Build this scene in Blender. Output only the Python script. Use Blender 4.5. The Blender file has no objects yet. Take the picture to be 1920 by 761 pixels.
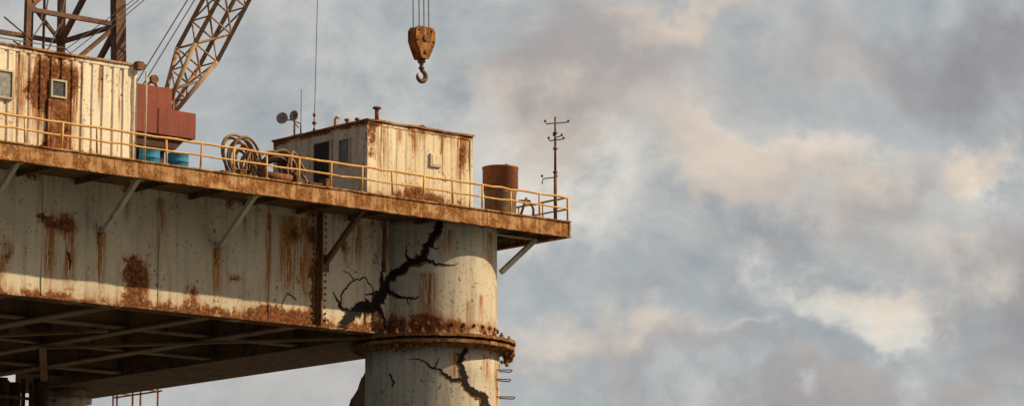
import bpy, bmesh, math, random
from mathutils import Vector as V, Matrix, noise as mnoise
random.seed(7)
sc=bpy.context.scene
COL=sc.collection
# ------------------------------------------------------------------ node helpers
class NT:
    def __init__(s,nt): s.nt=nt; s.n=nt.nodes; s.l=nt.links
    def new(s,t,**k):
        n=s.n.new(t)
        for a,b in k.items(): setattr(n,a,b)
        return n
    def put(s,sock,v):
        if isinstance(v,bpy.types.NodeSocket): s.l.new(v,sock)
        elif v is not None:
            if isinstance(v,(tuple,list)) and len(v)==3 and sock.type=='RGBA': v=(*v,1)
            sock.default_value=v
    def m(s,op,a,b=None,c=None,clamp=False):
        n=s.new('ShaderNodeMath',operation=op,use_clamp=clamp)
        s.put(n.inputs[0],a); s.put(n.inputs[1],b)
        if c is not None: s.put(n.inputs[2],c)
        return n.outputs[0]
    def noise(s,vec,scale,detail=5,rough=.55,dist=0.0):
        n=s.new('ShaderNodeTexNoise'); s.put(n.inputs['Vector'],vec)
        n.inputs['Scale'].default_value=scale; n.inputs['Detail'].default_value=detail
        n.inputs['Roughness'].default_value=rough; n.inputs['Distortion'].default_value=dist
        return n.outputs['Fac']
    def scale(s,vec,sc_,off=(0,0,0)):
        n=s.new('ShaderNodeMapping'); s.put(n.inputs['Vector'],vec); n.inputs['Scale'].default_value=sc_; n.inputs['Location'].default_value=off
        return n.outputs[0]
    def ss(s,v,a,b,lo=0.,hi=1.):
        n=s.new('ShaderNodeMapRange',interpolation_type='SMOOTHSTEP'); s.put(n.inputs['Value'],v)
        n.inputs['From Min'].default_value=a; n.inputs['From Max'].default_value=b
        n.inputs['To Min'].default_value=lo; n.inputs['To Max'].default_value=hi
        return n.outputs['Result']
    def mix(s,f,a,b,mode='MIX'):
        n=s.new('ShaderNodeMix',data_type='RGBA',blend_type=mode)
        s.put(n.inputs[0],f); s.put(n.inputs[6],a); s.put(n.inputs[7],b)
        return n.outputs[2]
    def sep(s,v):
        n=s.new('ShaderNodeSeparateXYZ'); s.put(n.inputs[0],v); return n.outputs
    def ramp(s,f,stops):
        n=s.new('ShaderNodeValToRGB'); s.put(n.inputs[0],f); e=n.color_ramp.elements
        while len(e)<len(stops): e.new(0.5)
        for i,(p,c) in enumerate(stops): e[i].position=p; e[i].color=(*c,1)
        return n.outputs[0]

def newmat(name):
    m=bpy.data.materials.new(name); m.use_nodes=True; t=NT(m.node_tree)
    b=m.node_tree.nodes['Principled BSDF']; return m,t,b

RUST=((0.0,(.018,.009,.006)),(.32,(.06,.024,.011)),(.55,(.22,.08,.024)),(.8,(.44,.19,.055)))
def rusty(name,base,base2,rust=-.55,streak=.5,spots=(),bands=(),scale=1.,rough=.7,bump=.35,stain=.6,ramp=RUST,metal=0.,runs=(),grime=.35):
    m,t,b=newmat(name)
    P=t.new('ShaderNodeNewGeometry').outputs['Position']
    x,y,z=t.sep(P)
    big=t.noise(P,.4*scale,3,.5)
    pat=t.noise(P,1.15*scale,8,.66)
    fine=t.noise(P,8*scale,5,.7)
    st=t.noise(t.scale(P,(2.4*scale,2.4*scale,.16*scale)),1.7,6,.62)
    st2=t.noise(t.scale(P,(9*scale,9*scale,.5*scale),(3,7,1)),1.5,4,.6)
    zone=None
    def add(a,b_): return b_ if a is None else t.m('ADD',a,b_)
    wob=t.m('MULTIPLY_ADD',pat,2.4,-1.2)
    for (zc,w,amp) in bands:
        d=t.m('DIVIDE',t.m('SUBTRACT',z,zc),w); g=t.m('EXPONENT',t.m('MULTIPLY',t.m('MULTIPLY',d,d),-1.))
        zone=add(zone,t.m('MULTIPLY',g,amp))
    for (xc,zc,rx,rz,amp) in spots:
        d=t.m('DIVIDE',t.m('ADD',t.m('SUBTRACT',x,xc),t.m('MULTIPLY',wob,rx)),rx); e=t.m('DIVIDE',t.m('SUBTRACT',z,zc),rz)
        q=t.m('ADD',t.m('MULTIPLY',d,d),t.m('MULTIPLY',e,e)); g=t.m('EXPONENT',t.m('MULTIPLY',q,-1.))
        zone=add(zone,t.m('MULTIPLY',g,amp))
    run=None
    for (xc,zt,zb,w,amp) in runs:
        d=t.m('DIVIDE',t.m('ADD',t.m('SUBTRACT',x,xc),t.m('MULTIPLY_ADD',st2,1.2*w,-.6*w)),w)
        g=t.m('EXPONENT',t.m('MULTIPLY',t.m('MULTIPLY',d,d),-1.))
        k=t.m('MULTIPLY',t.ss(z,zt,zt-.15),t.ss(z,zb,zt-.45*(zt-zb)))
        run=add(run,t.m('MULTIPLY',t.m('MULTIPLY',g,k),amp*1.7))
    field=t.m('MULTIPLY_ADD',pat,3.2,-1.6+rust)
    field=t.m('ADD',field,t.m('MULTIPLY_ADD',fine,1.9,-.95))
    field=t.m('ADD',field,t.m('MULTIPLY_ADD',st,streak*2.2,-streak*1.1))
    if zone is not None: field=t.m('ADD',field,zone)
    hard=t.ss(field,0.,.07)
    soft=t.ss(field,-.45,.1)
    sfield=t.m('ADD',t.m('MULTIPLY_ADD',st,4.5*streak,-2.25*streak),t.m('MULTIPLY_ADD',st2,2.2*streak,-1.1*streak))
    if zone is not None: sfield=t.m('ADD',sfield,t.m('MULTIPLY',zone,.4))
    smask=t.m('MULTIPLY',t.ss(sfield,.12,.75),.85)
    col=t.mix(t.ss(big,.38,.62),base,base2)
    gr=t.m('MULTIPLY',t.m('ADD',t.ss(st,.45,.68),t.ss(fine,.48,.72)),grime)
    col=t.mix(gr,col,(base2[0]*.44,base2[1]*.41,base2[2]*.37))
    chip=t.ss(t.m('ADD',fine,t.m('MULTIPLY_ADD',pat,.5,-.25)),.63,.665)
    stc=t.ramp(fine,((.3,(.10,.04,.012)),(.5,(.31,.13,.035)),(.7,(.50,.25,.08))))
    col=t.mix(t.m('MULTIPLY',soft,stain),col,stc)
    col=t.mix(smask,col,stc)
    if run is not None:
        rm=t.m('MULTIPLY',t.m('MULTIPLY',run,t.ss(st2,.36,.54)),.95,clamp=True)
        col=t.mix(rm,col,stc)
    col=t.mix(t.m('MULTIPLY',chip,.85),col,(.07,.032,.016))
    rc=t.ramp(t.m('MULTIPLY_ADD',fine,1.5,-.3),ramp)
    col=t.mix(hard,col,rc)
    t.put(b.inputs['Base Color'],col)
    t.put(b.inputs['Roughness'],t.ss(hard,0,1,rough,.92))
    t.put(b.inputs['Metallic'],metal)
    b.inputs['Specular IOR Level'].default_value=.3
    bp=t.new('ShaderNodeBump'); bp.inputs['Strength'].default_value=bump; bp.inputs['Distance'].default_value=.03
    h=t.m('ADD',t.m('MULTIPLY',hard,t.m('MULTIPLY_ADD',fine,1.4,-1.0)),t.m('MULTIPLY',big,2.5))
    t.put(bp.inputs['Height'],h); t.put(b.inputs['Normal'],bp.outputs[0])
    return m
def plain(name,c,rough=.6,metal=0.):
    m,t,b=newmat(name)
    P=t.new('ShaderNodeNewGeometry').outputs['Position']
    f=t.noise(P,6,3,.65)
    t.put(b.inputs['Base Color'],t.mix(t.ss(f,.35,.65),tuple(k*.7 for k in c),tuple(min(1,k*1.25) for k in c)))
    b.inputs['Roughness'].default_value=rough; b.inputs['Metallic'].default_value=metal
    return m

# ------------------------------------------------------------------ mesh helpers
WORLD={}
def empty(name,loc,label=None,cat=None,parent=None):
    o=bpy.data.objects.new(name,None); o.empty_display_size=.3; COL.objects.link(o)
    o.location=loc
    if parent: o.parent=parent; o.location=V(loc)-WORLD[parent.name]
    WORLD[o.name]=V(loc)
    if label: o['label']=label
    if cat: o['category']=cat
    return o
class B:
    def __init__(s): s.bm=bmesh.new()
    def box(s,x0,x1,y0,y1,z0,z1):
        v=[s.bm.verts.new((x,y,z)) for x in (x0,x1) for y in (y0,y1) for z in (z0,z1)]
        for f in ((0,1,3,2),(4,6,7,5),(0,4,5,1),(2,3,7,6),(0,2,6,4),(1,5,7,3)): s.bm.faces.new([v[i] for i in f])
        return s
    def beam(s,p,q,w,h,up=V((0,0,1))):
        p,q=V(p),V(q); d=(q-p).normalized(); a=d.cross(up)
        if a.length<1e-3: a=d.cross(V((0,1,0)))
        a.normalize(); c=a.cross(d).normalized()
        vs=[]
        for e in (p,q):
            for i,j in ((-1,-1),(1,-1),(1,1),(-1,1)): vs.append(s.bm.verts.new(e+a*(i*w/2)+c*(j*h/2)))
        for f in ((3,2,1,0),(4,5,6,7),(0,1,5,4),(1,2,6,5),(2,3,7,6),(3,0,4,7)): s.bm.faces.new([vs[i] for i in f])
        return s
    def tube(s,p,q,r,r2=None,n=10,cap=True):
        p,q=V(p),V(q); d=(q-p).normalized(); a=d.orthogonal().normalized(); c=d.cross(a)
        r2=r if r2 is None else r2; A=[];Bv=[]
        for i in range(n):
            t=2*math.pi*i/n; k=a*math.cos(t)+c*math.sin(t)
            A.append(s.bm.verts.new(p+k*r)); Bv.append(s.bm.verts.new(q+k*r2))
        for i in range(n):
            j=(i+1)%n; f=s.bm.faces.new((A[i],A[j],Bv[j],Bv[i])); f.smooth=n>6
        if cap: s.bm.faces.new(A[::-1]); s.bm.faces.new(Bv)
        return s
    def path(s,pts,r,n=8):
        pts=[V(p) for p in pts]; rings=[]; prev=None
        for i,p in enumerate(pts):
            d=(pts[min(i+1,len(pts)-1)]-pts[max(i-1,0)]).normalized()
            a=d.orthogonal().normalized() if prev is None else (prev-d*prev.dot(d)).normalized()
            prev=a; c=d.cross(a)
            rings.append([s.bm.verts.new(p+a*(r*math.cos(2*math.pi*k/n))+c*(r*math.sin(2*math.pi*k/n))) for k in range(n)])
        for A,Bv in zip(rings,rings[1:]):
            for i in range(n):
                j=(i+1)%n; f=s.bm.faces.new((A[i],A[j],Bv[j],Bv[i])); f.smooth=True
        s.bm.faces.new(rings[0][::-1]); s.bm.faces.new(rings[-1]); return s
    def lathe(s,c,prof,n=48,smooth=True,axis=None):
        c=V(c); M=Matrix.Identity(3) if axis is None else V((0,0,1)).rotation_difference(V(axis)).to_matrix()
        rings=[]
        for r,z in prof:
            rings.append([s.bm.verts.new(c+M@V((r*math.cos(2*math.pi*k/n),r*math.sin(2*math.pi*k/n),z))) for k in range(n)])
        for A,Bv in zip(rings,rings[1:]):
            for i in range(n):
                j=(i+1)%n; f=s.bm.faces.new((A[i],A[j],Bv[j],Bv[i])); f.smooth=smooth
        if prof[0][0]>1e-4: s.bm.faces.new(rings[0][::-1])
        if prof[-1][0]>1e-4: s.bm.faces.new(rings[-1])
        return s
    def poly(s,pts,ext):
        vs=[s.bm.verts.new(V(p)) for p in pts]; ws=[s.bm.verts.new(V(p)+V(ext)) for p in pts]; n=len(pts)
        s.bm.faces.new(vs); s.bm.faces.new(ws[::-1])
        for i in range(n):
            j=(i+1)%n; s.bm.faces.new((vs[j],vs[i],ws[i],ws[j]))
        return s
    def done(s,name,mat,parent=None,origin=None,label=None,cat=None,bevel=0,sharp=None):
        bmesh.ops.recalc_face_normals(s.bm,faces=s.bm.faces)
        if sharp:
            for e in s.bm.edges:
                if len(e.link_faces)==2 and e.calc_face_angle(0)>sharp: e.smooth=False
        if origin is None:
            cs=[v.co for v in s.bm.verts]
            origin=V((sum(c.x for c in cs)/len(cs),sum(c.y for c in cs)/len(cs),min(c.z for c in cs)))
        origin=V(origin)
        bmesh.ops.translate(s.bm,verts=s.bm.verts,vec=-origin)
        me=bpy.data.meshes.new(name); s.bm.to_mesh(me); s.bm.free()
        o=bpy.data.objects.new(name,me); COL.objects.link(o); me.materials.append(mat)
        o.location=origin-(WORLD[parent.name] if parent else V((0,0,0))); WORLD[o.name]=origin
        if parent: o.parent=parent
        if label: o['label']=label
        if cat: o['category']=cat
        if bevel:
            md=o.modifiers.new('bevel','BEVEL'); md.width=bevel; md.segments=2; md.limit_method='ANGLE'
        return o
def copy_part(o,loc,parent,rot=None):
    c=o.copy(); COL.objects.link(c); c.parent=parent; c.location=V(loc)-(WORLD[parent.name] if parent else V((0,0,0)))
    if rot: c.rotation_euler=rot
    return c

# ------------------------------------------------------------------ materials
M_girder=rusty('girder_paint',(.60,.55,.445),(.51,.465,.37),rust=-.88,streak=.26,
    bands=[(17.9,.42,1.1),(22.0,.25,.5)],
    spots=[(-20.5,20.5,.8,.45,1.4),(-17.5,18.95,.62,.72,1.9),(-22.7,19.4,.3,.55,1.4),(-12.,20.9,.5,.9,.5),(-9.75,19.5,.35,2.3,1.0),
           (-6.9,18.7,.9,.7,.7),(-6.3,21.2,1.1,.7,.7),(-13.3,19.35,.35,.22,1.2),(-15.2,18.6,.5,.4,1.0),(-11.,18.3,1.3,.35,.8),(-10.5,21.2,.9,.6,.8),(-19.4,19.0,.25,.5,.8),(-8.4,20.8,.3,.7,.8)],
    runs=[(-21.0,20.6,17.9,.2,1.0),(-20.2,20.5,18.0,.22,1.),(-18.95,20.4,18.,.17,1.),(-14.05,20.4,18.2,.17,1.),(-11.85,21.9,18.2,.12,1.2),(-10.95,21.9,18.4,.36,1.),(-10.2,21.9,18.4,.25,1.),(-16.5,21.9,19.2,.25,.6),(-22.9,19.3,18.,.2,.7),(-7.8,21.9,20.,.25,.7),(-12.9,21.9,20.3,.1,.6),(-17.9,21.9,20.5,.12,.5)],grime=.34)
M_deck=rusty('deck_edge_rust',(.50,.32,.165),(.38,.22,.105),rust=.05,streak=.6,bump=.9,scale=1.7,grime=.6,
    ramp=((0.,(.02,.010,.007)),(.3,(.085,.033,.013)),(.5,(.27,.11,.03)),(.75,(.53,.28,.095))))
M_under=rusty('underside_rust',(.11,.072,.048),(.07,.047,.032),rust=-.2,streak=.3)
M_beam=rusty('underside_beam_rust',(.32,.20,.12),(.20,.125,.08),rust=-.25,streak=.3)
M_col=rusty('column_concrete',(.56,.515,.43),(.48,.445,.38),rust=-1.05,streak=.2,bands=[(18.2,.38,1.1),(17.3,.15,.4),(22.0,.25,.3)],
    spots=[(-5.7,18.7,.7,.9,.9),(-3.0,21.,.4,.5,.3),(-4.6,16.6,.3,.3,.6),(-2.2,16.9,.3,.8,.6)],runs=[(-3.0,21.9,20.,.2,.8),(-5.,21.8,20.6,.2,.6),(-2.6,17.3,15.0,.2,1.),(-3.4,17.3,16.,.15,.9),(-5.6,20.2,18.3,.25,.8),(-4.8,17.3,15.9,.2,.8),(-2.2,20,18.4,.2,.8),(-4.2,19.2,18.,.12,.6),(-3.6,19.5,18.,.12,.6)],grime=.5,bump=.4)
M_flange=rusty('flange_rust',(.34,.2,.09),(.24,.12,.055),rust=.15,streak=.3,bump=1.,scale=2.,ramp=((0.,(.012,.007,.005)),(.3,(.07,.028,.012)),(.55,(.26,.11,.034)),(.8,(.48,.27,.09))))
M_cab1=rusty('cabin_white_paint',(.82,.76,.64),(.74,.67,.55),rust=-1.0,streak=.33,bands=[(22.4,.5,.8),(25.95,.15,.7)],
    spots=[(-22.5,24.8,1.0,1.1,1.8),(-21.85,23.5,.6,1.4,1.7),(-21.3,25.2,.5,.6,1.0),(-20.6,24.,.2,1.0,.6)],runs=[(-22.6,25.8,22.5,.35,1.),(-21.3,25.7,22.6,.25,1.),(-23.4,25.8,22.8,.2,.9),(-20.2,25.8,24.,.08,.8),(-19.4,25.8,23.5,.07,.8)])
M_door1=rusty('rusted_door_paint',(.40,.24,.13),(.32,.17,.08),rust=.1,streak=.6)
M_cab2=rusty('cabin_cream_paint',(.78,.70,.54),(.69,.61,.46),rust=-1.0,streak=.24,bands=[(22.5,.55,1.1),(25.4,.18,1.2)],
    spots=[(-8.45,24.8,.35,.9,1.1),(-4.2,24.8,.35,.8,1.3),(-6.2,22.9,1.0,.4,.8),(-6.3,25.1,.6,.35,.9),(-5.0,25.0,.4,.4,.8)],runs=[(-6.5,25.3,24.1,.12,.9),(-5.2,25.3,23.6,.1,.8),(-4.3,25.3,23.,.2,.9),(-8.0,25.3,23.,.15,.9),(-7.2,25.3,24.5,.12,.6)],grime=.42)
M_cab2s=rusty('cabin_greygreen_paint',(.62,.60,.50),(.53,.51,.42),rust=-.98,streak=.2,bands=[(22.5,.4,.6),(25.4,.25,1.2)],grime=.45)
M_roof=rusty('roof_edge_rust',(.42,.27,.15),(.3,.17,.09),rust=.0,streak=.3,bump=.6)
M_red=rusty('red_oxide_paint',(.27,.065,.045),(.20,.05,.035),rust=-.7,streak=.35,stain=.3,grime=.4)
M_darkred=rusty('dark_red_paint',(.08,.025,.018),(.055,.018,.014),rust=-.6,streak=.3)
M_tank=rusty('tank_red_paint',(.25,.085,.052),(.18,.06,.038),rust=-.3,streak=.5,stain=.7)
M_tanklow=rusty('tank_dark_paint',(.13,.10,.08),(.09,.07,.055),rust=-.3,streak=.4)
M_boom=rusty('boom_paint',(.36,.26,.175),(.28,.19,.12),rust=-.3,streak=.1,scale=2)
M_derrick=rusty('derrick_paint',(.14,.075,.055),(.10,.055,.042),rust=-.4,streak=.2)
M_rail=rusty('rail_yellow_paint',(.74,.46,.17),(.62,.35,.12),rust=-.6,streak=.1,scale=3,bump=.1)
M_hook=rusty('hook_yellow_paint',(.40,.19,.04),(.30,.13,.03),rust=.05,streak=.5,scale=2.6,grime=.6)
M_hookdark=rusty('hook_steel',(.10,.065,.045),(.08,.05,.035),rust=-.3,streak=.1,scale=3)
M_blue=rusty('barrel_blue_paint',(.03,.24,.46),(.025,.18,.36),rust=-1.2,streak=.1,scale=3,stain=.2,grime=.15)
M_mast=rusty('mast_rust',(.14,.08,.05),(.1,.05,.03),rust=.0,streak=.1,scale=3)
M_cable=plain('steel_cable',(.06,.055,.05),.6)
M_black=plain('crack_void',(.006,.005,.005),1.)
M_rim=rusty('crack_rim',(.17,.09,.05),(.11,.055,.03),rust=.1,streak=.1,scale=2)
M_glass=plain('dark_glass',(.07,.08,.085),.15)
M_pale=plain('dusty_glass',(.26,.28,.28),.3)
M_frame=rusty('frame_paint',(.55,.5,.4),(.45,.4,.32),rust=-.6,streak=.2,scale=3)
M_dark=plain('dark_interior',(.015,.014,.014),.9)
M_dish=plain('dish_grey_paint',(.36,.34,.31),.6)
M_hose=rusty('hose_rubber',(.30,.19,.11),(.16,.09,.055),rust=-.4,streak=.1,scale=3)
M_hose2=rusty('dark_hose_rubber',(.09,.06,.045),(.05,.035,.028),rust=-.6,streak=.1,scale=3)

# ------------------------------------------------------------------ platform
ZD=22.41; GY=2.9; YE=28.4
plat=empty('offshore_platform',(-14,13,15),'rusty cracked offshore platform on thick round columns','offshore platform')
XL=-44.
deck=B()
deck.box(XL,-.03,.03,YE+.5,22.12,22.405)
for i in range(19):
    x=-1.2-2.35*i
    deck.box(x-.04,x+.04,.1,GY-.02,21.92,22.12)
for y in (5.,7.5,10.5,13.5): deck.box(-2.4,-.1,y-.05,y+.05,21.92,22.12)
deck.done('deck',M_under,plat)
f=B()
def strip(pts0,pts1):
    a=[f.bm.verts.new(p) for p in pts0]; b=[f.bm.verts.new(p) for p in pts1]
    for i in range(len(a)-1): f.bm.faces.new((a[i],a[i+1],b[i+1],b[i]))
def dn(x,k): return .022*mnoise.noise(V((x*.9,k,0)))+.02*mnoise.noise(V((x*3.1,k,2)))
N=440; xs=[XL+(0-XL)*i/N for i in range(N+1)]
strip([(x,0+dn(x,1)*.5,21.86) for x in xs],[(x,0+dn(x,2)*.5,22.40) for x in xs])
zt=[(x,22.44+dn(x,3)*.6) for x in xs]; zb=[(x,21.82+dn(x,4)) for x in xs]
strip([(x,-.05+dn(x,5),22.395+dn(x,3)*.6) for x in xs],[(x,-.05+dn(x,5),z) for x,z in zt]); strip([(x,-.05+dn(x,5),z) for x,z in zt],[(x,.12,22.44) for x in xs]); strip([(x,-.05+dn(x,5),22.395+dn(x,3)*.6) for x in xs],[(x,.02,22.395) for x in xs])
strip([(x,-.055+dn(x,6),z) for x,z in zb],[(x,-.055+dn(x,6),z+.045) for x,z in zb]); strip([(x,-.055+dn(x,6),z+.045) for x,z in zb],[(x,.02,21.865) for x in xs]); strip([(x,-.055+dn(x,6),z) for x,z in zb],[(x,.16,21.83) for x in xs])
f.box(-.03,.04,-.03,YE+.5,21.86,22.40); f.box(-.12,.05,-.06,YE+.5,22.40,22.445); f.box(-.16,.05,-.06,YE+.5,21.815,21.86)
fas=f.done('deck_edge_beam',M_deck,plat)
GX0,GX1=XL,-2.6
ZB=17.97
g=B()
nx,nz=330,36
def gy(x,z):
    e=min(1,(z-ZB)/.4,(22.11-z)/.4)
    return GY-.0+.035*e*mnoise.noise(V((x*.55,z*.6,0)))+.008*mnoise.noise(V((x*2.5,z*2.5,4)))*e
grid=[[g.bm.verts.new((XL+(GX1-XL)*i/nx,gy(XL+(GX1-XL)*i/nx,ZB+(22.11-ZB)*j/nz),ZB+(22.11-ZB)*j/nz)) for j in range(nz+1)] for i in range(nx+1)]
for i in range(nx):
    for j in range(nz):
        q=g.bm.faces.new((grid[i][j],grid[i+1][j],grid[i+1][j+1],grid[i][j+1])); q.smooth=True
g.box(GX0,GX1,GY+.06,GY+.09,ZB,22.11)
g.box(GX0,GX1,GY-.09,GY+.7,ZB-.07,ZB)
gir=g.done('main_girder',M_girder,plat)
for x in (-26.2,-21.3,-16.55,-11.8):
    s=B(); s.box(x-.01,x+.01,GY-.022,GY+.03,ZB+.01,22.1); s.done('stiffener',M_girder,gir)
SX=-9.57
sp=B(); sp.box(SX-.11,SX+.11,GY-.07,GY+.03,ZB+.02,22.08); sp.box(SX-.03,SX+.03,GY-.22,GY-.07,ZB+.02,22.08)
sp.done('splice_plate',M_mast,gir)
sp=B(); sp.box(-6.62,-6.5,GY-.06,GY+.03,20.2,22.08); sp.done('column_joint_plate',M_mast,gir)
bl=B(); bl.lathe((0,0,0),[(.04,0),(.04,.035),(.022,.055)],8,False,(0,-1,0)); b0=None
for k in range(17):
    for dx in (-.26,.3):
        z=18.2+k*.235
        if b0 is None: b0=bl.done('bolt',M_mast,gir,origin=(0,0,0)); b0.location=V((SX+dx,GY-.005,z))-WORLD[gir.name]
        else: copy_part(b0,(SX+dx,GY-.005,z),gir)
und=B()
und.box(GX0,-2.4,GY+.12,YE,19.6,19.7)
und.box(-6.3,-2.4,GY+.75,YE,ZB-.05,ZB+.02)
und.box(-2.46,-2.4,GY+.1,YE,ZB+.02,22.1)
und.box(-6.3,-6.24,GY+.75,YE,ZB+.02,19.6)
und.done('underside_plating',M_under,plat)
for x,w_,zl in ((-8.4,.12,18.7),(-10.2,.3,17.91),(-12.4,.1,18.8),(-14.0,.26,17.91),(-16.4,.1,18.6),(-18.2,.3,17.91),(-20.4,.1,18.8),(-22.4,.24,17.91),(-26.2,.3,17.91),(-30.2,.3,17.91)):
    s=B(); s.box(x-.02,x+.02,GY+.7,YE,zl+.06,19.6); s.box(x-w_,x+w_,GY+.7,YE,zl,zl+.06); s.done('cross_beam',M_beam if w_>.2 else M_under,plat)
for y,w_,zl in ((5.5,.1,18.5),(8.6,.28,18.02),(11.6,.1,18.6),(14.2,.22,18.02),(17.6,.1,18.5),(20.5,.28,18.02),(24.5,.16,18.2)):
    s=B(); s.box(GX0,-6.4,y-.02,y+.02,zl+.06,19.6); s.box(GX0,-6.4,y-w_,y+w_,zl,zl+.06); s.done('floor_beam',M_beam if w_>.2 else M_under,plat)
for p,q in (((-6.6,3.8,17.86),(-14,14,17.86)),((-15,8.4,17.86),(-22,20,17.86)),((-14.5,13.4,17.8),(-7,25,17.8))):
    s=B(); s.beam(p,q,.28,.08); s.done('diagonal_beam',M_beam,plat)
for x in (-23.7,-18.93,-14.03,-9.27):
    s=B(); s.beam((x,GY-.03,20.3),(x,.75,21.95),.17,.17); s.box(x-.14,x+.14,GY-.05,GY+.01,19.95,20.55); s.box(x-.12,x+.12,.5,1.1,21.88,21.915)
    s.done('bracket',M_derrick if x==-9.27 else M_girder,plat)
s=B(); s.beam((-2.0,1.6,20.5),(-.3,1.6,21.9),.17,.17); s.box(-2.3,-.2,1.52,1.68,21.87,21.915)
s.done('bracket',M_girder,plat)
# columns
CX,CY=-3.95,3.25
R=2.4
c=B()
c.lathe((CX,CY,0),[(R,17.6)]+[(R,17.9+i*.2) for i in range(0,22)],96)
col=c.done('support_column',M_col,plat,origin=(CX,CY,12))
c=B(); c.lathe((CX,CY,0),[(2.5,2),(2.5,13.5),(2.5,16.5),(2.5,17.5)],96); c.done('lower_shaft',M_col,col)
fl=B()
FT=17.86
fl.lathe((CX,CY,0),[(2.40,FT),(3.10,FT),(3.10,FT-.12),(2.68,FT-.125),(2.68,FT-.22),(3.05,FT-.225),(3.05,FT-.34),(2.66,FT-.35),(2.52,FT-.48),(2.45,FT-.48)],200,True)
fo=fl.done('flange_ring',M_flange,col,sharp=.5)
for v in fo.data.vertices:
    w_=v.co+WORLD[fo.name]; v.co+=mnoise.noise_vector(w_*2.6)*.03+mnoise.noise_vector(w_*9)*.02
bl=B(); bl.lathe((0,0,0),[(.035,-.42),(.08,-.42),(.08,-.345),(.04,-.345),(.04,.02),(.085,.02),(.085,.12),(.04,.12),(.04,.2)],6,False); b0=None
for k in range(36):
    a=2*math.pi*(k+.3)/36; p=V((CX+2.86*math.cos(a),CY+2.86*math.sin(a),FT))
    if b0 is None: b0=bl.done('bolt',M_mast,col,origin=(0,0,0)); b0.location=p-WORLD[col.name]
    elif k in (26,30,5): continue
    else: copy_part(b0,p,col,(random.gauss(0,.06),random.gauss(0,.06),random.random()))
bl=B(); bl.lathe((0,0,0),[(.065,0),(.065,.05),(.035,.08)],8,True,(0,-1,0)); b0=None
for k in range(26):
    a=-math.pi/2+(k-13)*.19
    p=V((CX+R*math.cos(a),CY+R*math.sin(a),18.26))
    if b0 is None: b0=bl.done('stud',M_mast,col,origin=(0,0,0)); b0.location=p-WORLD[col.name]; b0.rotation_euler=(0,0,a+math.pi/2)
    else: copy_part(b0,p,col,(0,0,a+math.pi/2))
def crust(a,rr,zz,r0,st_):
    b=B(); bmesh.ops.create_icosphere(b.bm,subdivisions=2,radius=r0,matrix=Matrix.Scale(st_,4,(0,0,1)))
    for v in b.bm.verts: v.co+=mnoise.noise_vector(v.co*9+V((a*9,0,0)))*r0*.5
    bmesh.ops.translate(b.bm,verts=b.bm.verts,vec=V((CX+rr*math.cos(a),CY+rr*math.sin(a),zz)))
    b.done('corrosion_crust',M_flange,col)
for k in range(26):
    crust(random.gauss(-.62,.16),random.uniform(2.7,3.0),FT-.40-abs(random.gauss(0,.13)),random.uniform(.05,.11),random.uniform(1,1.8))
for k in range(18):
    crust(random.gauss(-2.75,.22),random.uniform(2.6,2.9),FT-.42-abs(random.gauss(0,.06)),random.uniform(.04,.09),random.uniform(.8,1.4))
rh=V((.7567,-.6538,0)); hh=V((.6538,.7567,0))
for z,l in ((16.75,.55),(16.4,.5),(15.75,.65)):
    o=V((CX,CY,z)); p=[o+rh*2.3-hh*.75,o+rh*(2.35+l)-hh*.75,o+rh*(2.42+l)-hh*.6,o+rh*(2.35+l)-hh*.35+V((0,0,-.04)),o+rh*2.3-hh*.35]
    s=B(); s.path(p,.022); s.done('rung',M_mast,col)
s=B(); p0=V((CX,CY+3.05,17.1)); d0=V((0,8,-9.3))
s.path([p0+d0*(i/40) for i in range(41)],.5,24); bo=s.done('leg_brace',M_beam,plat)
for v in bo.data.vertices:
    w_=v.co+WORLD[bo.name]; v.co+=mnoise.noise_vector(w_*1.8)*.2+mnoise.noise_vector(w_*6)*.07
s=B(); s.lathe((-5.1,26.3,0),[(.9,2),(.85,17.3),(1.1,17.35),(1.1,17.55),(.85,17.6),(.85,17.9)],48); s.done('support_column',M_col,plat)
for i,(x,y) in enumerate([(-8.9,23.6),(-9.7,23.9),(-8.3,23.2),(-10.6,23.6),(-11.4,23.8),(-9.2,24.8),(-10.1,25),(-11,25),(-8.4,25.2),(-7.9,24.6)]):
    s=B(); s.tube((x,y,3),(x,y,17.9),.09+.12*((i*7)%3),n=14); s.done('conductor_pipe',M_under,plat)
s=B(); s.box(-12,-7.5,23.3,23.4,17.0,17.12); s.done('pipe_guide',M_under,plat)
WX,WY=-1.5,2.6
s=B(); s.beam((WX,21.8+WY,18.),(WX,25.4+WY,18.),.06,.06)
for y in (22,24): s.beam((-2.4,y+WY,18.),(WX,y+WY,18.),.05,.05)
s.done('walkway_beam',M_mast,plat)
for y,zb in ((22.1,14.5),(23.4,16.6),(24.,13),(25.2,13),(25.5,13)):
    s=B(); s.tube((WX,y+WY,zb),(WX,y+WY,18.2),.045); s.done('hanging_pipe',M_mast,plat)
rg=B(); rg.tube((WX,25.2+WY,0),(WX,25.5+WY,0),.022); r0=rg.done('ladder_rung',M_mast,plat,origin=(WX,25.35+WY,0)); r0.location=V((WX,25.35+WY,17.6))-WORLD[plat.name]
for z in range(1,12): copy_part(r0,(WX,25.35+WY,17.6-z*.3),plat)

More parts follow.
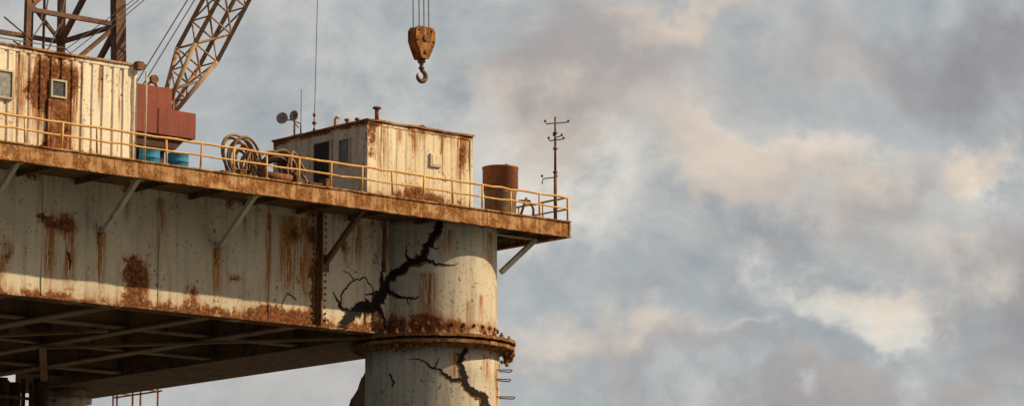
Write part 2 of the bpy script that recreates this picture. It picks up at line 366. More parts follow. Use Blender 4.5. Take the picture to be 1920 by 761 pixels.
# ------------------------------------------------------------------ cracks
def ribbon(b,pts,fn,grow,off,seed=0,shift=(0,0)):
    P=[]
    for (a0,z0,w0),(a1,z1,w1) in zip(pts,pts[1:]):
        L=math.hypot(a1-a0,z1-z0); n=max(2,int(L/.04))
        for i in range(n):
            t=i/n; P.append((a0+(a1-a0)*t,z0+(z1-z0)*t,w0+(w1-w0)*t))
    P.append(pts[-1])
    L=[];Rr=[]
    for i,(a,z,w) in enumerate(P):
        a2,z2,_=P[min(i+4,len(P)-1)]; a1,z1,_=P[max(i-4,0)]
        d=V((a2-a1,z2-z1)); d.normalize(); nrm=V((-d.y,d.x))
        sh=(mnoise.noise(V((a*4,z*4,seed*3.1)))*.10+mnoise.noise(V((a*12,z*12,seed)))*.07)*min(1,w*8+.3)
        ex=.0 if grow<1 else .05+.07*mnoise.noise(V((a*6,z*6,3)))
        k1=1+.6*mnoise.noise(V((a*6,z*6,7+seed)))+.4*mnoise.noise(V((a*22,z*22,7+seed)))
        k2=1+.6*mnoise.noise(V((a*6,z*6,17+seed)))+.4*mnoise.noise(V((a*22,z*22,9+seed)))
        c=V((a,z))+nrm*sh+V(shift)*min(1,w*5)
        l=c+nrm*(w*.5*k1+.004+ex*min(1,w*6)); r_=c-nrm*(w*.5*k2+.004+ex*min(1,w*6))
        L.append(b.bm.verts.new(fn(l.x,l.y,off))); Rr.append(b.bm.verts.new(fn(r_.x,r_.y,off)))
    for i in range(len(P)-1): b.bm.faces.new((L[i],L[i+1],Rr[i+1],Rr[i]))
def on_girder(a,z,off):
    a+=.34; z+=.07
    return V((a,(gy(a,z) if z>ZB+.02 else GY-.1)-off,z))
def on_col(Rc):
    def fn(s_,z,off):
        s_=max(-Rc*.995,min(Rc*.995,s_)); th=math.asin(s_/Rc); rr=Rc+off
        return V((CX,CY,z+.07))+rh*(rr*math.sin(th))-hh*(rr*math.cos(th))
    return fn
G=[[(-6.45,20.02,.26),(-6.9,19.55,.34),(-7.1,19.15,.42),(-7.5,18.80,.44),(-8.0,18.66,.40),(-8.45,18.45,.36),(-8.72,18.15,.32),(-8.85,17.86,.30)],
   [(-6.95,19.6,.2),(-7.0,20.1,.06),(-6.95,20.6,.02)],
   [(-8.3,18.5,.2),(-8.65,18.55,.12),(-8.92,18.73,.07),(-9.1,19.0,.04),(-9.25,19.2,.01)],
   [(-8.9,18.75,.05),(-8.86,19.1,.04),(-8.67,19.4,.04),(-8.3,19.7,.035),(-7.8,19.85,.03),(-7.45,19.55,.02),(-7.4,19.3,.01)],
   [(-8.3,19.7,.03),(-8.5,19.95,.02),(-8.8,20.0,.01)],
   [(-7.2,18.8,.16),(-6.95,18.4,.08),(-6.85,18.0,.04)],
   [(-7.7,18.7,.1),(-7.8,18.35,.05),(-7.7,18.1,.01)],
   [(-7.2,19.2,.1),(-7.6,19.3,.04),(-7.8,19.2,.01)],
   [(-10.9,18.75,.03),(-11.3,18.95,.02),(-11.6,18.4,.01)],
   [(-20.6,19.5,.05),(-20.5,19.2,.04),(-20.55,18.9,.02)]]
C=[[(.30,22.0,.24),(.20,21.5,.22),(-.16,21.04,.18),(-.28,20.64,.26),(-.77,20.46,.24),(-1.13,20.15,.24),(-1.6,20.0,.28)],
   [(-.2,20.55,.12),(.22,20.36,.05),(.71,20.35,.02),(1.0,20.45,.01)],
   [(-1.58,19.4,.12),(-1.07,19.2,.06),(-.57,19.12,.04),(-.4,19.2,.01)],
   [(-.77,20.44,.1),(-.95,20.8,.04),(-.9,21.1,.01)],
   [(-.1,21.1,.08),(.15,20.95,.03),(.3,21.0,.01)],
   [(-.9,19.15,.03),(-.8,18.9,.01)]]
D=[[(1.3,17.4,.12),(1.11,16.8,.15),(1.21,16.1,.20),(1.5,15.72,.24),(1.95,15.55,.2),(2.15,15.1,.16)],
   [(1.21,16.05,.12),(.62,16.2,.08),(.3,16.5,.05),(.02,16.55,.04),(-.3,16.85,.03),(-.77,16.9,.01)],
   [(1.9,15.6,.14),(1.8,15.0,.12)],[(1.12,16.8,.06),(.95,17.1,.02)],[(.1,16.53,.03),(.35,16.9,.01)],[(-1.5,16.4,.04),(-1.35,16.1,.04),(-1.45,15.9,.02)]]
for lst,fn,par in ((G,on_girder,gir),(C,on_col(2.4),col),(D,on_col(2.5),col)):
    for i,p in enumerate(lst):
        rim=B(); ribbon(rim,p,fn,1.0,.008+.0006*i,seed=i,shift=(-.015,-.03)); rim.done('crack_rim',M_rim,par)
        bk=B(); ribbon(bk,p,fn,.9,.016+.0006*i,seed=i); bk.done('crack',M_black,par)

# ------------------------------------------------------------------ railings
def railing(name,p0,p1,step,label):
    p0,p1=V(p0),V(p1); e=empty(name,p0,label,'railing'); e['group']='railings along the deck edge'
    L=(p1-p0).length; n=int(round(L/step)); d=(p1-p0)/n
    post=B(); post.tube((0,0,0),(0,0,.9),.038,n=10); post.box(-.07,.07,-.06,.06,.0,.02); pm=None
    for i in range(n+1):
        q=p0+d*i
        if pm is None: pm=post.done('post',M_rail,e,origin=(0,0,0)); pm.location=q-WORLD[e.name]; c_=pm
        else: c_=copy_part(pm,q,e)
        c_.rotation_euler=(random.gauss(0,.02),random.gauss(0,.02),0)
    for h,r in ((.9,.042),(.47,.034)):
        s=B(); pts=[]
        for i in range(n*3+1):
            q=p0+d*(i/3)+V((0,random.gauss(0,.008),h+random.gauss(0,.011))); pts.append(q)
        s.path(pts,r); s.done('rail',M_rail,e)
    return e
railing('railing',(-.06,.04,22.44),(-42.06,.04,22.44),1.4,'yellow rusting pipe railing on the long deck edge')
railing('railing',(-.06,.04,22.44),(-.06,14.04,22.44),1.4,'yellow rusting pipe railing across the deck end')

# ------------------------------------------------------------------ cabins
def corrugated(x0,x1,y,z0,z1,pitch,depth,b,axis='x'):
    n=int((x1-x0)/pitch); pr=[]
    for i in range(n):
        a=x0+(x1-x0)*i/n; w=(x1-x0)/n
        pr+=[(a,0),(a+w*.6,0),(a+w*.68,depth),(a+w*.92,depth)]
    pr.append((x1,0)); rows=[]
    nz_=10
    for k in range(nz_+1):
        z=z0+(z1-z0)*k/nz_; row=[]
        for a,d in pr:
            e=min(1,min(k,nz_-k)/2); o_=.03*e*mnoise.noise(V((a*1.1,z*1.1,y)))
            p=(a,y+d+o_) if axis=='x' else (y+d+o_,a)
            row.append(b.bm.verts.new((*p,z)))
        rows.append(row)
    for lo,hi in zip(rows,rows[1:]):
        for i in range(len(pr)-1): b.bm.faces.new((lo[i],lo[i+1],hi[i+1],hi[i]))
def window(par,cx,cz,w,h,y,axis='x',mat=None):
    e=B(); t=.06
    def bx(a0,a1,d0,d1,z0,z1):
        if axis=='x': e.box(a0,a1,y-d1,y-d0,z0,z1)
        else: e.box(y-d1,y-d0,a0,a1,z0,z1)
    bx(cx-w/2-t,cx-w/2,-.05,.07,cz-h/2-t,cz+h/2+t); bx(cx+w/2,cx+w/2+t,-.05,.07,cz-h/2-t,cz+h/2+t)
    bx(cx-w/2,cx+w/2,-.05,.07,cz-h/2-t,cz-h/2); bx(cx-w/2,cx+w/2,-.05,.07,cz+h/2,cz+h/2+t)
    win=e.done('window',M_frame,par)
    e=B(); bx(cx-w/2,cx+w/2,0.005,.02,cz-h/2,cz+h/2); e.done('window_pane',mat or M_glass,win)
def cabin(name,x0,x1,y0,y1,z0,z1,pitch,depth,mat,label,side=None):
    c=empty(name,((x0+x1)/2,(y0+y1)/2,z0),label,'cabin')
    for yy_ in (y0+.03,y1-.08):
        b=B(); corrugated(x0+.12,x1-.12,yy_,z0+.15,z1-.14,pitch,depth,b); b.done('wall',mat,c)
    for xx_ in (x0+.03,x1-.08):
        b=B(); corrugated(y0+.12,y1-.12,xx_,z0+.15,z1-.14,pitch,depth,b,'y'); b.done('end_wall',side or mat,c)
    b=B()
    for x in (x0,x1-.13):
        for y in (y0,y1-.13): b.box(x,x+.13,y,y+.13,z0,z1)
    for y in (y0+.01,y1-.13): b.box(x0+.13,x1-.13,y,y+.12,z0,z0+.15); b.box(x0+.13,x1-.13,y,y+.12,z1-.14,z1)
    for x in (x0+.01,x1-.13): b.box(x,x+.12,y0+.13,y1-.13,z0,z0+.15); b.box(x,x+.12,y0+.13,y1-.13,z1-.14,z1)
    b.done('corner_frame',mat,c,bevel=.012)
    b=B()
    b.box(x0-.04,x1+.04,y0-.04,y1+.04,z1+.002,z1+.07)
    bmesh.ops.subdivide_edges(b.bm,edges=[e for e in b.bm.edges if e.calc_length()>1],cuts=24,use_grid_fill=True)
    r=b.done('roof',M_roof,c)
    for v in r.data.vertices:
        w_=v.co+WORLD[r.name]; v.co+=mnoise.noise_vector(w_*1.7)*.03
    return c
c1=cabin('cabin',-31.,-18.72,1.2,4.4,22.41,25.93,.41,.05,M_cab1,'white corrugated cabin with heavy rust runs by the railing')
window(c1,-21.9,24.72,.5,.5,1.2); window(c1,-24.0,24.6,.55,.85,1.2,'x',M_pale)
b=B(); b.box(-22.3,-21.45,1.13,1.22,22.45,24.35); b.box(-22.2,-21.55,1.115,1.13,22.6,24.2); d1=b.done('door',M_door1,c1,bevel=.01)
b=B(); b.tube((-21.55,1.07,23.3),(-21.55,1.07,23.5),.02); b.done('handle',M_mast,d1)
b=B(); b.box(-18.85,-18.6,1.0,1.25,25.8,26.08); b.tube((-18.55,1.05,25.95),(-18.55,1.35,25.95),.09,n=12); b.done('roof_lamp',M_mast,c1)
b=B(); b.path([(-18.5,1.0,25.75),(-18.5,.98,24.5),(-18.52,1.0,22.5)],.035); b.done('downpipe',M_frame,c1)
b=B()
for x in (-26,-24,-22,-20.2): b.tube((x,3.5,26.0),(x,3.5,26.75),.018)
b.tube((-28,3.5,26.7),(-20.2,3.5,26.75),.018); b.tube((-20.2,3.5,26.75),(-19,3.5,26.),.016); b.done('roof_handrail',M_cable,c1)

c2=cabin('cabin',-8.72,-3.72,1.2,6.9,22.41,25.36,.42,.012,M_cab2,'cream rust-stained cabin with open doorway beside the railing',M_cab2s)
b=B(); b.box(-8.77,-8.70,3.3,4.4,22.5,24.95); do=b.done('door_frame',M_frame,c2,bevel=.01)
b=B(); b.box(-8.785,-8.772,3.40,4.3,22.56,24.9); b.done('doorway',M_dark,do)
window(c2,2.55,24.4,.6,.85,-8.72+.03,'y')
b=B(); b.box(-5.8,-5.26,1.14,1.22,24.02,24.5); b.box(-5.74,-5.32,1.12,1.14,24.08,24.44); b.done('vent_hatch',M_cab2,c2,bevel=.01)
def vent(x,y,h,r):
    b=B(); b.tube((x,y,25.43),(x,y,25.43+h),r*.45,n=14); b.lathe((x,y,25.43+h),[(r*.5,-.03),(r,0),(r*.85,.06),(0.001,.09)],16); b.done('roof_vent',M_mast,c2)
vent(-8.05,1.5,.48,.17); vent(-8.5,2.7,.16,.1); vent(-8.5,2.1,.1,.09)
b=B(); b.path([(-8.5,3.4,25.4),(-8.5,3.4,25.75),(-8.5,3.3,25.82),(-8.5,3.2,25.75)],.05); b.done('gooseneck_vent',M_rail,c2)
b=B(); b.path([(-6.1,1.5,25.4),(-6.05,1.5,25.52),(-5.9,1.5,25.55),(-5.75,1.5,25.5),(-5.7,1.5,25.4)],.04); b.done('lifting_eye',M_mast,c2)

# ------------------------------------------------------------------ roof aerials
def dish(loc,axis,r,label):
    e=empty('satellite_dish',loc,label,'antenna'); e['group']='dishes on the cabin roof'
    b=B(); b.lathe(loc,[(.001,0),(r*.4,.02),(r*.75,.07),(r,.14),(r*1.02,.13),(r*.75,.04),(r*.4,-.015),(.001,-.03)],28,True,axis); b.done('reflector',M_dish,e)
    b=B(); p=V(loc); b.tube(p,p+V(axis)*.3,.015); b.lathe(p+V(axis)*.3,[(.001,-.03),(.035,0),(.001,.04)],8,True,axis); b.done('feed_horn',M_cable,e)
    return e
dm=(-8.6,5.75,25.43)
a=empty('antenna_mast',dm,'thin steel mast with side arms on the cabin roof','antenna')
b=B(); b.tube(dm,(dm[0],dm[1],26.25),.035); b.done('pole',M_mast,a)
b=B(); p=V((-8.6,5.75,26.05)); b.tube(p,p-rh*.42,.022); b.tube(p+V((0,0,-.1)),p+rh*.16+V((0,0,-.3)),.02); b.tube(p-rh*.1,V((dm[0],dm[1],25.9))+rh*.25,.02); b.done('side_arm',M_mast,a)
ax=V((-.75,-.62,.12)).normalized()
dish(tuple(p-rh*.42+V((0,0,.02))+ax*.05),ax,.22,'small round grey dish on a side arm')
dish(tuple(p+rh*.06+V((0,0,.12))+ax*.05),V((-.9,-.25,.1)).normalized(),.2,'small drum shaped grey dish on the mast')
a=empty('whip_antenna',(-8.6,5.35,25.43),'tall thin whip antenna on the cabin roof','antenna')
b=B(); b.tube((-8.6,5.35,25.43),(-8.6,5.35,25.8),.03); b.tube((-8.6,5.35,25.8),(-8.6,5.35,27.15),.013); b.done('rod',M_cable,a)

# ------------------------------------------------------------------ crane
cr=empty('crane',(-16.5,4.2,22.41),'red crane with lattice boom standing behind blue barrels','crane')
b=B(); b.tube((-16.4,4.3,22.41),(-16.4,4.3,23.7),.8,n=28); b.done('pedestal',M_darkred,cr)
b=B(); b.poly([(-18.0,3.2,24.12),(-15.3,3.2,24.12),(-15.7,3.2,23.7),(-17.8,3.2,23.7)],(0,2.2,0)); b.done('slewing_base',M_darkred,cr)
b=B(); b.box(-18.3,-15.0,3.0,5.4,24.12,25.05); b.box(-16.62,-16.58,2.97,3.0,24.14,25.03); b.done('counterweight',M_red,cr,bevel=.02)
b=B(); b.box(-18.2,-16.0,3.05,5.0,25.052,25.82); b.done('machinery_house',M_red,cr,bevel=.02)
foot=V((-15.85,3.6,25.05)); dd=V((.4886,0,.8725)); pp=V((.8725,0,-.4886)); yy=V((0,1,0))
Lb=21.5
def half(s_): return .16+(.55-.16)*min(1,s_/2.6)
st=[0,.8,1.7,2.6]+[2.6+i*1.25 for i in range(1,16)]
st=[s_ for s_ in st if s_<Lb]
def cn(s_,i,j): return foot+dd*s_+pp*(i*half(s_))+yy*(j*half(s_))
b=B()
for i in (-1,1):
    for j in (-1,1): b.tube(cn(0,i,j),cn(2.6,i,j),.085,n=8); b.tube(cn(2.6,i,j),cn(st[-1],i,j),.085,n=8)
b.done('boom_chord',M_boom,cr)
b=B()
for k in range(len(st)-1):
    s0,s1=st[k],st[k+1]; fl_=1 if k%2 else -1
    for i in (-1,1): b.tube(cn(s0,i,-fl_),cn(s1,i,fl_),.034,n=6); b.tube(cn(s1,i,-1),cn(s1,i,1),.03,n=6)
    for j in (-1,1): b.tube(cn(s0,-fl_,j),cn(s1,fl_,j),.042,n=6); b.tube(cn(s1,-1,j),cn(s1,1,j),.034,n=6)
b.done('boom_lattice',M_boom,cr)
b=B(); head=foot+dd*st[-1]; b.box(head.x-.6,head.x+.9,3.2,4.0,head.z-.3,head.z+.4); b.done('boom_head',M_boom,cr)
hk=V((-4.77,3.0,29.7))
b=B()
for dx in (-.42,-.1,.16,.42): b.tube((hk.x+dx*.9,hk.y,29.35),(hk.x+dx*.9,3.3,head.z-.2),.021,n=6)
b.done('hoist_cable',M_cable,cr)
b=B(); b.tube((-16.95,3.6,25.8),(head.x,3.5,head.z+.4),.02,n=6); b.tube((-17.1,3.9,25.8),(head.x,3.8,head.z+.4),.02,n=6)
for k in range(3): b.tube((-19.5-.35*k,4.6+.1*k,26.35),(-8.6+.3*k,3.9,36.2),.018,n=6)
b.done('pendant_cable',M_cable,cr)
b=B(); b.tube((-8.55,4.6,25.5),(-8.35,4.6,36.5),.014,n=6); b.done('tag_line',M_cable,cr)
b=B()
b.tube((-8.55,4.6,25.4),(-8.55,4.6,26.2),.022)
for z,r_ in ((25.45,.05),(25.7,.08),(26.0,.06)): b.lathe((-8.55,4.6,z),[(.02,0),(r_,.04),(r_,.1),(.02,.16)],12)
b.done('line_weight',M_mast,cr)
b=B(); b.tube((-16.9,3.5,25.8),(-16.5,3.5,26.15),.05); b.tube((-16.3,3.5,25.8),(-16.5,3.5,26.15),.05); b.lathe((-16.5,3.4,26.15),[(.16,0),(.16,.12)],16,True,(0,1,0)); b.done('sheave',M_mast,cr)

# hook block
hb=empty('hook_block',(-4.77,3,27.6),'yellow rusty crane hook block hanging from cables','crane hook')
out=[(-.36,1.28),(.36,1.28),(.47,1.12),(.47,.72),(.34,.42),(.16,.06),(-.16,.06),(-.34,.42),(-.47,.72),(-.47,1.12)]
z0=28.38
b=B()
for y in (2.72,3.16): b.poly([(hk.x+x,y,z0+z) for x,z in out],(0,.06,0))
b.done('cheek_plate',M_hook,hb,bevel=.012)
b=B(); b.poly([(hk.x+x*.9,2.78,z0+z*.97+.01) for x,z in out],(0,.38,0)); b.done('block_body',M_hook,hb)
for (x,z,r_,h_) in ((0,.85,.13,.06),(0,.32,.07,.06),(-.3,1.15,.04,.04),(.3,1.15,.04,.04),(-.38,.75,.04,.04),(.38,.75,.04,.04)):
    b=B(); b.lathe((hk.x+x,2.72-h_,z0+z),[(.001,0),(r_,0),(r_,h_)],16,False,(0,1,0)); b.done('axle_pin',M_hookdark,hb)
b=B(); b.lathe((hk.x,2.97,z0),[(.1,.08),(.15,.03),(.15,-.06),(.08,-.1),(.07,-.22),(.11,-.24),(.11,-.3),(.05,-.33)],18); b.done('swivel',M_hookdark,hb)
b=B(); pts=[(0,-.28),(0,-.36)]
for k in range(15):
    a_=math.radians(80-k*20.5); pts.append((.0+.2*math.cos(a_),-.57+.2*math.sin(a_)))
pv=[V((hk.x+x,2.97,z0+z)) for x,z in pts]
rings=[]
for i,p_ in enumerate(pv):
    d=(pv[min(i+1,len(pv)-1)]-pv[max(i-1,0)]).normalized(); a1=V((0,1,0)); c_=d.cross(a1)
    r_=.06+.035*math.sin(math.pi*min(1,i/len(pv)*1.15)) if i<len(pv)-2 else (.04 if i==len(pv)-2 else .015)
    rings.append([b.bm.verts.new(p_+a1*(r_*math.cos(2*math.pi*k/10))+c_*(r_*math.sin(2*math.pi*k/10))) for k in range(10)])
for A,Bv in zip(rings,rings[1:]):
    for i in range(10): f_=b.bm.faces.new((A[i],A[(i+1)%10],Bv[(i+1)%10],Bv[i])); f_.smooth=True
b.bm.faces.new(rings[-1]); b.done('hook',M_hookdark,hb)

# ------------------------------------------------------------------ derrick
de=empty('derrick',(-18.2,8,22.41),'brown steel lattice derrick rising behind the white cabin','derrick tower')
A=(-16.15,6.);Bq=(-20.2,6.);Cq=(-16.15,10.);Dq=(-20.2,10.)
lean=lambda q,z:(q[0]+(-18.2-q[0])*.06*(z-22.4)/6,q[1]+(8-q[1])*.06*(z-22.4)/6,z)
for q,w in ((A,.42),(Bq,.2),(Cq,.24),(Dq,.2)):
    b=B(); b.beam(lean(q,22.41),lean(q,48),w,w*.9,V((0,1,0))); b.done('leg',M_derrick,de)
b=B()
lv=[22.6,25.2,28.6,32.0,35.4,38.8,42.2,45.6]
prs=((A,Bq),(A,Cq),(Bq,Dq),(Cq,Dq))
for li,(z0_,z1_) in enumerate(zip(lv,lv[1:])):
    for k,(q,w) in enumerate(prs):
        if k!=2: b.beam(lean(q,z1_),lean(w,z1_),.14,.16)
        if k==0: b.beam(lean(w,z0_),lean(q,z1_),.10,.12)
        if k==1: b.beam(lean(w,z0_),lean(q,z1_),.14,.22)
        if k==3: b.beam(lean(q,z0_),lean(w,z1_),.10,.12)
b.done('bracing',M_derrick,de)
b=B()
for x,y in ((-18.6,7.4),(-19.6,6.6)): b.tube((x,y,22.5),(x,y,46),.05,n=8)
b.path([(-20.6,6.2,27.4),(-19.9,6.0,27.0),(-19.2,6.1,27.3),(-18.6,6.3,28.4),(-18.3,6.4,30)],.03)
b.path([(-21,6.2,28.2),(-20,6.0,27.5),(-19.4,6.1,28.3),(-19.,6.3,30)],.03)
b.done('riser_pipe',M_cable,de)

# ------------------------------------------------------------------ deck equipment
def barrel(x,y,label,mat=None):
    e=empty('barrel',(x,y,ZD+.03),label,'barrel'); e['group']='blue barrels on the deck'
    b=B(); k=1.25
    b.lathe((x,y,ZD+.03),[(r_*k,z_*1.05) for r_,z_ in [(.28,0),(.30,.02),(.29,.05),(.29,.28),(.31,.30),(.29,.32),(.29,.58),(.31,.6),(.29,.62),(.29,.85),(.305,.87),(.305,.9),(.28,.9),(.27,.87),(.001,.87)]],28); b.done('drum',mat or M_blue,e)
    b=B(); b.lathe((x+.12,y,ZD+.94),[(.04,0),(.04,.03),(.001,.03)],10); b.done('bung_cap',M_cable,e)
barrel(-17.35,2.4,'faded blue steel barrel under the crane'); barrel(-16.15,2.4,'blue steel barrel under the crane beside another')
e=empty('jerrycan',(-9.6,3.2,ZD),'small blue plastic can beside the cabin doorway','can')
b=B(); b.box(-9.8,-9.4,3.1,3.35,22.42,22.95); b.done('body',M_blue,e,bevel=.04)
b=B(); b.path([(-9.7,3.22,22.94),(-9.7,3.22,23.03),(-9.5,3.22,23.03),(-9.5,3.22,22.94)],.025); b.done('handle',M_blue,e)
tk=empty('storage_tank',(-2.13,1.5,ZD),'rusty red cylindrical tank with dark base on deck','tank')
b=B(); b.lathe((-2.13,1.5,0),[(.64,23.55),(.67,23.57),(.67,24.36),(.69,24.38),(.69,24.43),(.6,24.45),(.001,24.48)],40); b.done('upper_shell',M_tank,tk)
b=B(); b.lathe((-2.13,1.5,0),[(.62,22.43),(.60,22.6),(.60,23.4),(.64,23.54)],40); b.done('lower_shell',M_tanklow,tk)
b=B(); b.tube((-2.0,1.3,24.45),(-2.0,1.3,24.56),.06); b.tube((-1.55,1.1,22.45),(-1.35,.9,23.3),.05); b.path([(-1.5,1.2,23.2),(-1.2,.9,23.2),(-1.1,.8,22.9),(-1.1,.8,22.45)],.05); b.done('pipe_fitting',M_mast,tk)
ms=empty('signal_mast',(-.42,.32,ZD),'rusty mast with stubby cross arms at the deck corner','mast')
b=B(); b.tube((-.42,.32,22.41),(-.42,.32,24.3),.07,.06); b.tube((-.42,.32,24.3),(-.42,.32,26.42),.05,.035)
for z in (22.9,23.4,24.3,25.2,25.8): b.lathe((-.42,.32,z),[(.05,-.04),(.09,-.03),(.09,.03),(.05,.04)],12)
b.done('pole',M_mast,ms)
o=V((-.42,.32,0))
for z,l0,l1,tip in ((26.15,-.38,.5,.12),(25.5,-.25,.32,.14),(25.62,-.05,.25,-.1),(24.05,-.5,.05,-.2)):
    b=B(); b.path([o+rh*l0+V((0,0,z+tip)),o+rh*(l0+.04)+V((0,0,z)),o+rh*(l1-.05)+V((0,0,z+.06)),o+rh*l1+V((0,0,z+.16))],.022)
    for l in (l0,l1): b.lathe(o+rh*l+V((0,0,z+.1)),[(.001,-.05),(.045,-.02),(.045,.04),(.001,.06)],8)
    b.done('cross_arm',M_mast,ms)
def hose(cx,cy,cz,r,turns,tilt,label,rad=.05,seed=0,mat=None,lay=0.):
    e=empty('hose_coil',(cx,cy,cz-r),label,'hose'); e['group']='hose coils on the deck'
    pts=[]; n=turns*26
    for k in range(n):
        a=2*math.pi*k/26; q=k//26
        rr=r*(1-.13*(q%3)+.05*math.sin(q*2.3))*(1+.08*math.sin(a*2+seed+q*.7))
        p=V((rr*math.cos(a),(k/n-.5)*.6+.07*math.sin(a*2+q),rr*math.sin(a)))
        p.rotate(Matrix.Rotation(lay,3,'X')); p.rotate(Matrix.Rotation(tilt,3,'Z')); pts.append(V((cx,cy,cz))+p)
    b=B(); b.path(pts,rad,7); b.done('hose',mat or M_hose,e)
    b=B(); q=pts[-1]; b.tube(q,q+V((0,-.05,-.2)),rad*1.4); b.done('coupling',M_mast,e)
hose(-13.8,2.0,23.45,.8,5,.3,'tall upright coil of rusty hose by railing',seed=1)
hose(-13.2,2.4,23.2,.7,5,.6,'upright coil of brown hose on deck',seed=2,mat=M_hose)
hose(-12.5,1.7,23.05,.6,6,-.2,'smaller coil of dark hose on deck',.055,3,M_hose2,.3)
hose(-11.8,1.6,23.1,.65,5,.5,'leaning coil of tan hose on deck',.05,4,M_hose,-.25)
hose(-12.1,2.2,23.2,.75,4,.1,'loose coil of brown hose on deck',.045,5,M_hose,.2)
e=empty('winch',(-12.9,1.1,ZD),'low rusty winch drum on a frame by railing','winch')
b=B(); b.tube((-13.5,1.0,22.75),(-12.2,1.0,22.75),.16,n=24); b.done('drum',M_mast,e)
for x in (-13.5,-12.2):
    b=B(); b.tube((x-.03,1.0,22.75),(x+.03,1.0,22.75),.26,n=24); b.done('flange_plate',M_mast,e)
b=B(); b.box(-13.7,-12.0,.7,1.3,22.42,22.49); b.done('base_frame',M_mast,e)
for k,(x,w,h) in enumerate(((-14.9,.5,.28),(-14.3,.25,.4),(-11.1,.5,.3),(-10.5,.3,.5))):
    e=empty('equipment_box',(x,1.3,ZD),'small rusty steel box on the deck','box'); e['group']='rusty boxes on the deck'
    b=B(); b.box(x-w/2,x+w/2,1.1,1.5,22.43,22.43+h); b.done('body',M_mast,e,bevel=.015)
    b=B(); b.box(x-w/2-.02,x+w/2+.02,1.08,1.52,22.432+h,22.47+h); b.done('lid',M_tanklow,e)

# ------------------------------------------------------------------ sea
m,t,bs=newmat('sea_water')
P=t.new('ShaderNodeNewGeometry').outputs['Position']
bs.inputs['Base Color'].default_value=(.06,.075,.075,1); bs.inputs['Roughness'].default_value=.15
bp=t.new('ShaderNodeBump'); bp.inputs['Strength'].default_value=.8; bp.inputs['Distance'].default_value=.6
t.put(bp.inputs['Height'],t.noise(P,.25,4,.6)); t.put(bs.inputs['Normal'],bp.outputs[0])
b=B(); vs=[b.bm.verts.new(p_) for p_ in ((-6000,-6000,0),(6000,-6000,0),(6000,6000,0),(-6000,6000,0))]; b.bm.faces.new(vs)
sea=b.done('sea',m,None,origin=(0,0,0)); sea['kind']='structure'; sea['label']='open sea surface under the platform'

# ------------------------------------------------------------------ world
EL=36.; AZ=48.
SE=math.radians(EL); SH=V((math.sin(math.radians(AZ)),-math.cos(math.radians(AZ))))
sd=V((SH.x*math.cos(SE),SH.y*math.cos(SE),math.sin(SE)))
w=bpy.data.worlds.new('World'); sc.world=w; w.use_nodes=True; nt=w.node_tree; t=NT(nt)
bg=nt.nodes['Background']
sky=t.new('ShaderNodeTexSky'); sky.sky_type='NISHITA'; sky.sun_disc=False; sky.sun_elevation=SE; sky.sun_rotation=math.atan2(SH.x,SH.y)
sky.dust_density=2.; sky.air_density=1.
gen=t.new('ShaderNodeTexCoord').outputs['Generated']
def dot(v,k):
    n=t.new('ShaderNodeVectorMath',operation='DOT_PRODUCT'); t.put(n.inputs[0],v); n.inputs[1].default_value=k; return n.outputs['Value']
U=V((-0.1096,-0.1268,0.98585)); Rr_=V((.7567,-.6538,0)); F=V((0.6446,0.7460,0.16763))
nw=t.new('ShaderNodeTexNoise'); t.put(nw.inputs['Vector'],gen); nw.inputs['Scale'].default_value=26; nw.inputs['Detail'].default_value=7; nw.inputs['Roughness'].default_value=.58
wv=t.new('ShaderNodeVectorMath',operation='SUBTRACT'); t.put(wv.inputs[0],nw.outputs['Color']); wv.inputs[1].default_value=(.5,.5,.5)
ws=t.new('ShaderNodeVectorMath',operation='SCALE'); t.put(ws.inputs[0],wv.outputs[0]); ws.inputs['Scale'].default_value=.09
wa=t.new('ShaderNodeVectorMath',operation='ADD'); t.put(wa.inputs[0],gen); t.put(wa.inputs[1],ws.outputs[0]); dirw=wa.outputs[0]
az=dot(dirw,Rr_); el=dot(dirw,U)
def bank(cx,cy,sx,sy,amp):
    d=t.m('MULTIPLY_ADD',az,1000/sx,-cx/sx); e=t.m('MULTIPLY_ADD',el,1000/sy,-cy/sy)
    return t.m('MULTIPLY',t.m('EXPONENT',t.m('MULTIPLY',t.m('MULTIPLY_ADD',d,d,t.m('MULTIPLY',e,e)),-1)),amp)
def total(l):
    a=None
    for q in l:
        g_=bank(*q); a=g_ if a is None else t.m('ADD',a,g_)
    return a
dark=total([(134,42,42,22,.68),(25,48,42,16,.36),(108,4,26,9,.22),(38,-28,30,11,.45),(70,-56,80,11,.55),(156,-32,16,20,.45),(78,-15,20,7,.3)])
lite=total([(12,8,20,20,.5),(80,12,24,10,.5),(122,-27,34,9,.55),(92,-35,30,8,.5),(68,-48,18,4,.5),(150,4,16,8,.5),(-40,10,60,14,.15)])
pink=total([(80,9,30,12,.8),(52,60,16,8,.8),(15,38,36,18,.6),(145,8,20,10,.8),(28,-45,42,14,.7),(110,35,24,12,.4),(122,-24,34,9,.6),(100,-56,60,9,.4)])
def nz_(off):
    v=t.scale(gen,(1,1,1.35),off)
    return t.m('MULTIPLY_ADD',t.noise(v,10,8,.58,.35),1.7,-.85)
dens=nz_((0,0,0))
dens2=nz_(tuple(Rr_*.008+U*.006))
fine_=t.m('MULTIPLY_ADD',t.noise(t.scale(gen,(1,1,1.5)),70,6,.62,.3),.34,-.17)
relief=t.m('ADD',t.m('MULTIPLY',t.m('SUBTRACT',dens,dens2),1.0),t.m('MULTIPLY',fine_,.8))
dens=t.m('ADD',dens,fine_)
dd_=t.m('ADD',dens,dark)
core=t.ss(dd_,.0,.55)
haze=t.ss(t.m('ADD',dens,lite),-.05,.65)
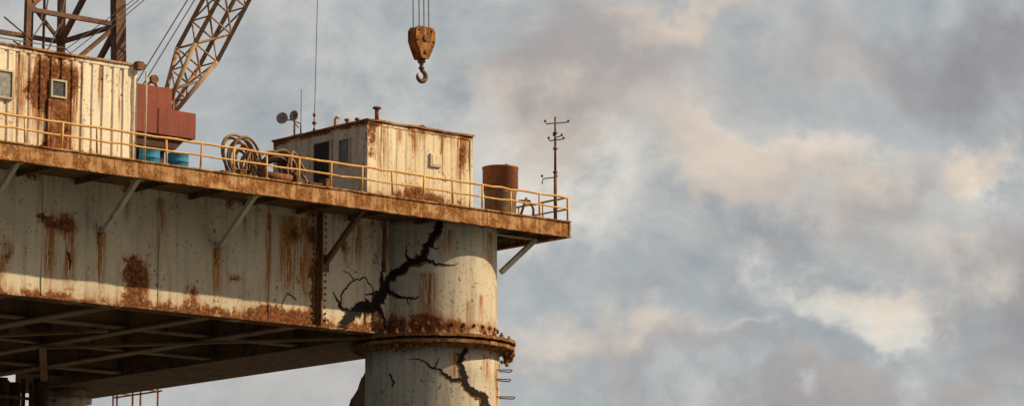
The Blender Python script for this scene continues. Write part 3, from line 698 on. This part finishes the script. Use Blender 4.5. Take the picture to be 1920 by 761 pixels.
pk=t.ss(t.m('ADD',t.m('MULTIPLY',dens,.8),pink),.06,.85)
base=t.mix(t.ss(dens,-.4,.4),(.415,.445,.46),(.52,.52,.505))
base=t.mix(haze,base,(.76,.73,.66))
base=t.mix(t.m('MULTIPLY',core,.9),base,(.33,.32,.33))
base=t.mix(t.m('MULTIPLY',pk,.78),base,t.mix(core,(.74,.61,.49),(.44,.385,.36)))
rl=t.m('ADD',relief,1.)
rl=t.m('MINIMUM',t.m('MAXIMUM',rl,.8),1.3)
rc_=t.new('ShaderNodeCombineXYZ'); t.put(rc_.inputs[0],rl); t.put(rc_.inputs[1],t.m('POWER',rl,.92)); t.put(rc_.inputs[2],t.m('POWER',rl,.78))
base=t.mix(1.,base,rc_.outputs[0],'MULTIPLY')
skl=t.mix(1.0,sky.outputs[0],(.09,.09,.09),'MULTIPLY')
fin=t.mix(.96,skl,base)
# added dimming of the unseen sky away from the view, deepens shade contrast
offview_dim=t.ss(dot(gen,F),.45,.95,.56,1.)
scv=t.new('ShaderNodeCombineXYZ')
for i in range(3): t.put(scv.inputs[i],offview_dim)
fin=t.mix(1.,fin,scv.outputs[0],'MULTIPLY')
gl=t.m('POWER',t.m('MAXIMUM',dot(gen,sd),0.),8.)
fin=t.mix(t.m('MULTIPLY',gl,.8),fin,(1.8,1.25,.75))
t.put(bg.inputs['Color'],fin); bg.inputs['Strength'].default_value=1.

sun=bpy.data.lights.new('sun','SUN'); sun.energy=5.; sun.angle=math.radians(.6); sun.color=(1.,.76,.46)
so=bpy.data.objects.new('sun',sun); COL.objects.link(so)
so.rotation_euler=sd.to_track_quat('Z','Y').to_euler(); so.location=sd*60+V((0,0,20))

cd=bpy.data.cameras.new('camera'); cd.lens=112.5; cd.sensor_width=36; cd.clip_end=20000; cd.clip_start=.5
co=bpy.data.objects.new('camera',cd); COL.objects.link(co); co.location=(-79.06,-88.20,3.0)
co.rotation_euler=(math.radians(99.65),0,math.radians(-40.83))
sc.camera=co
sc.view_settings.view_transform='Standard'; sc.view_settings.look='None'; sc.view_settings.exposure=0
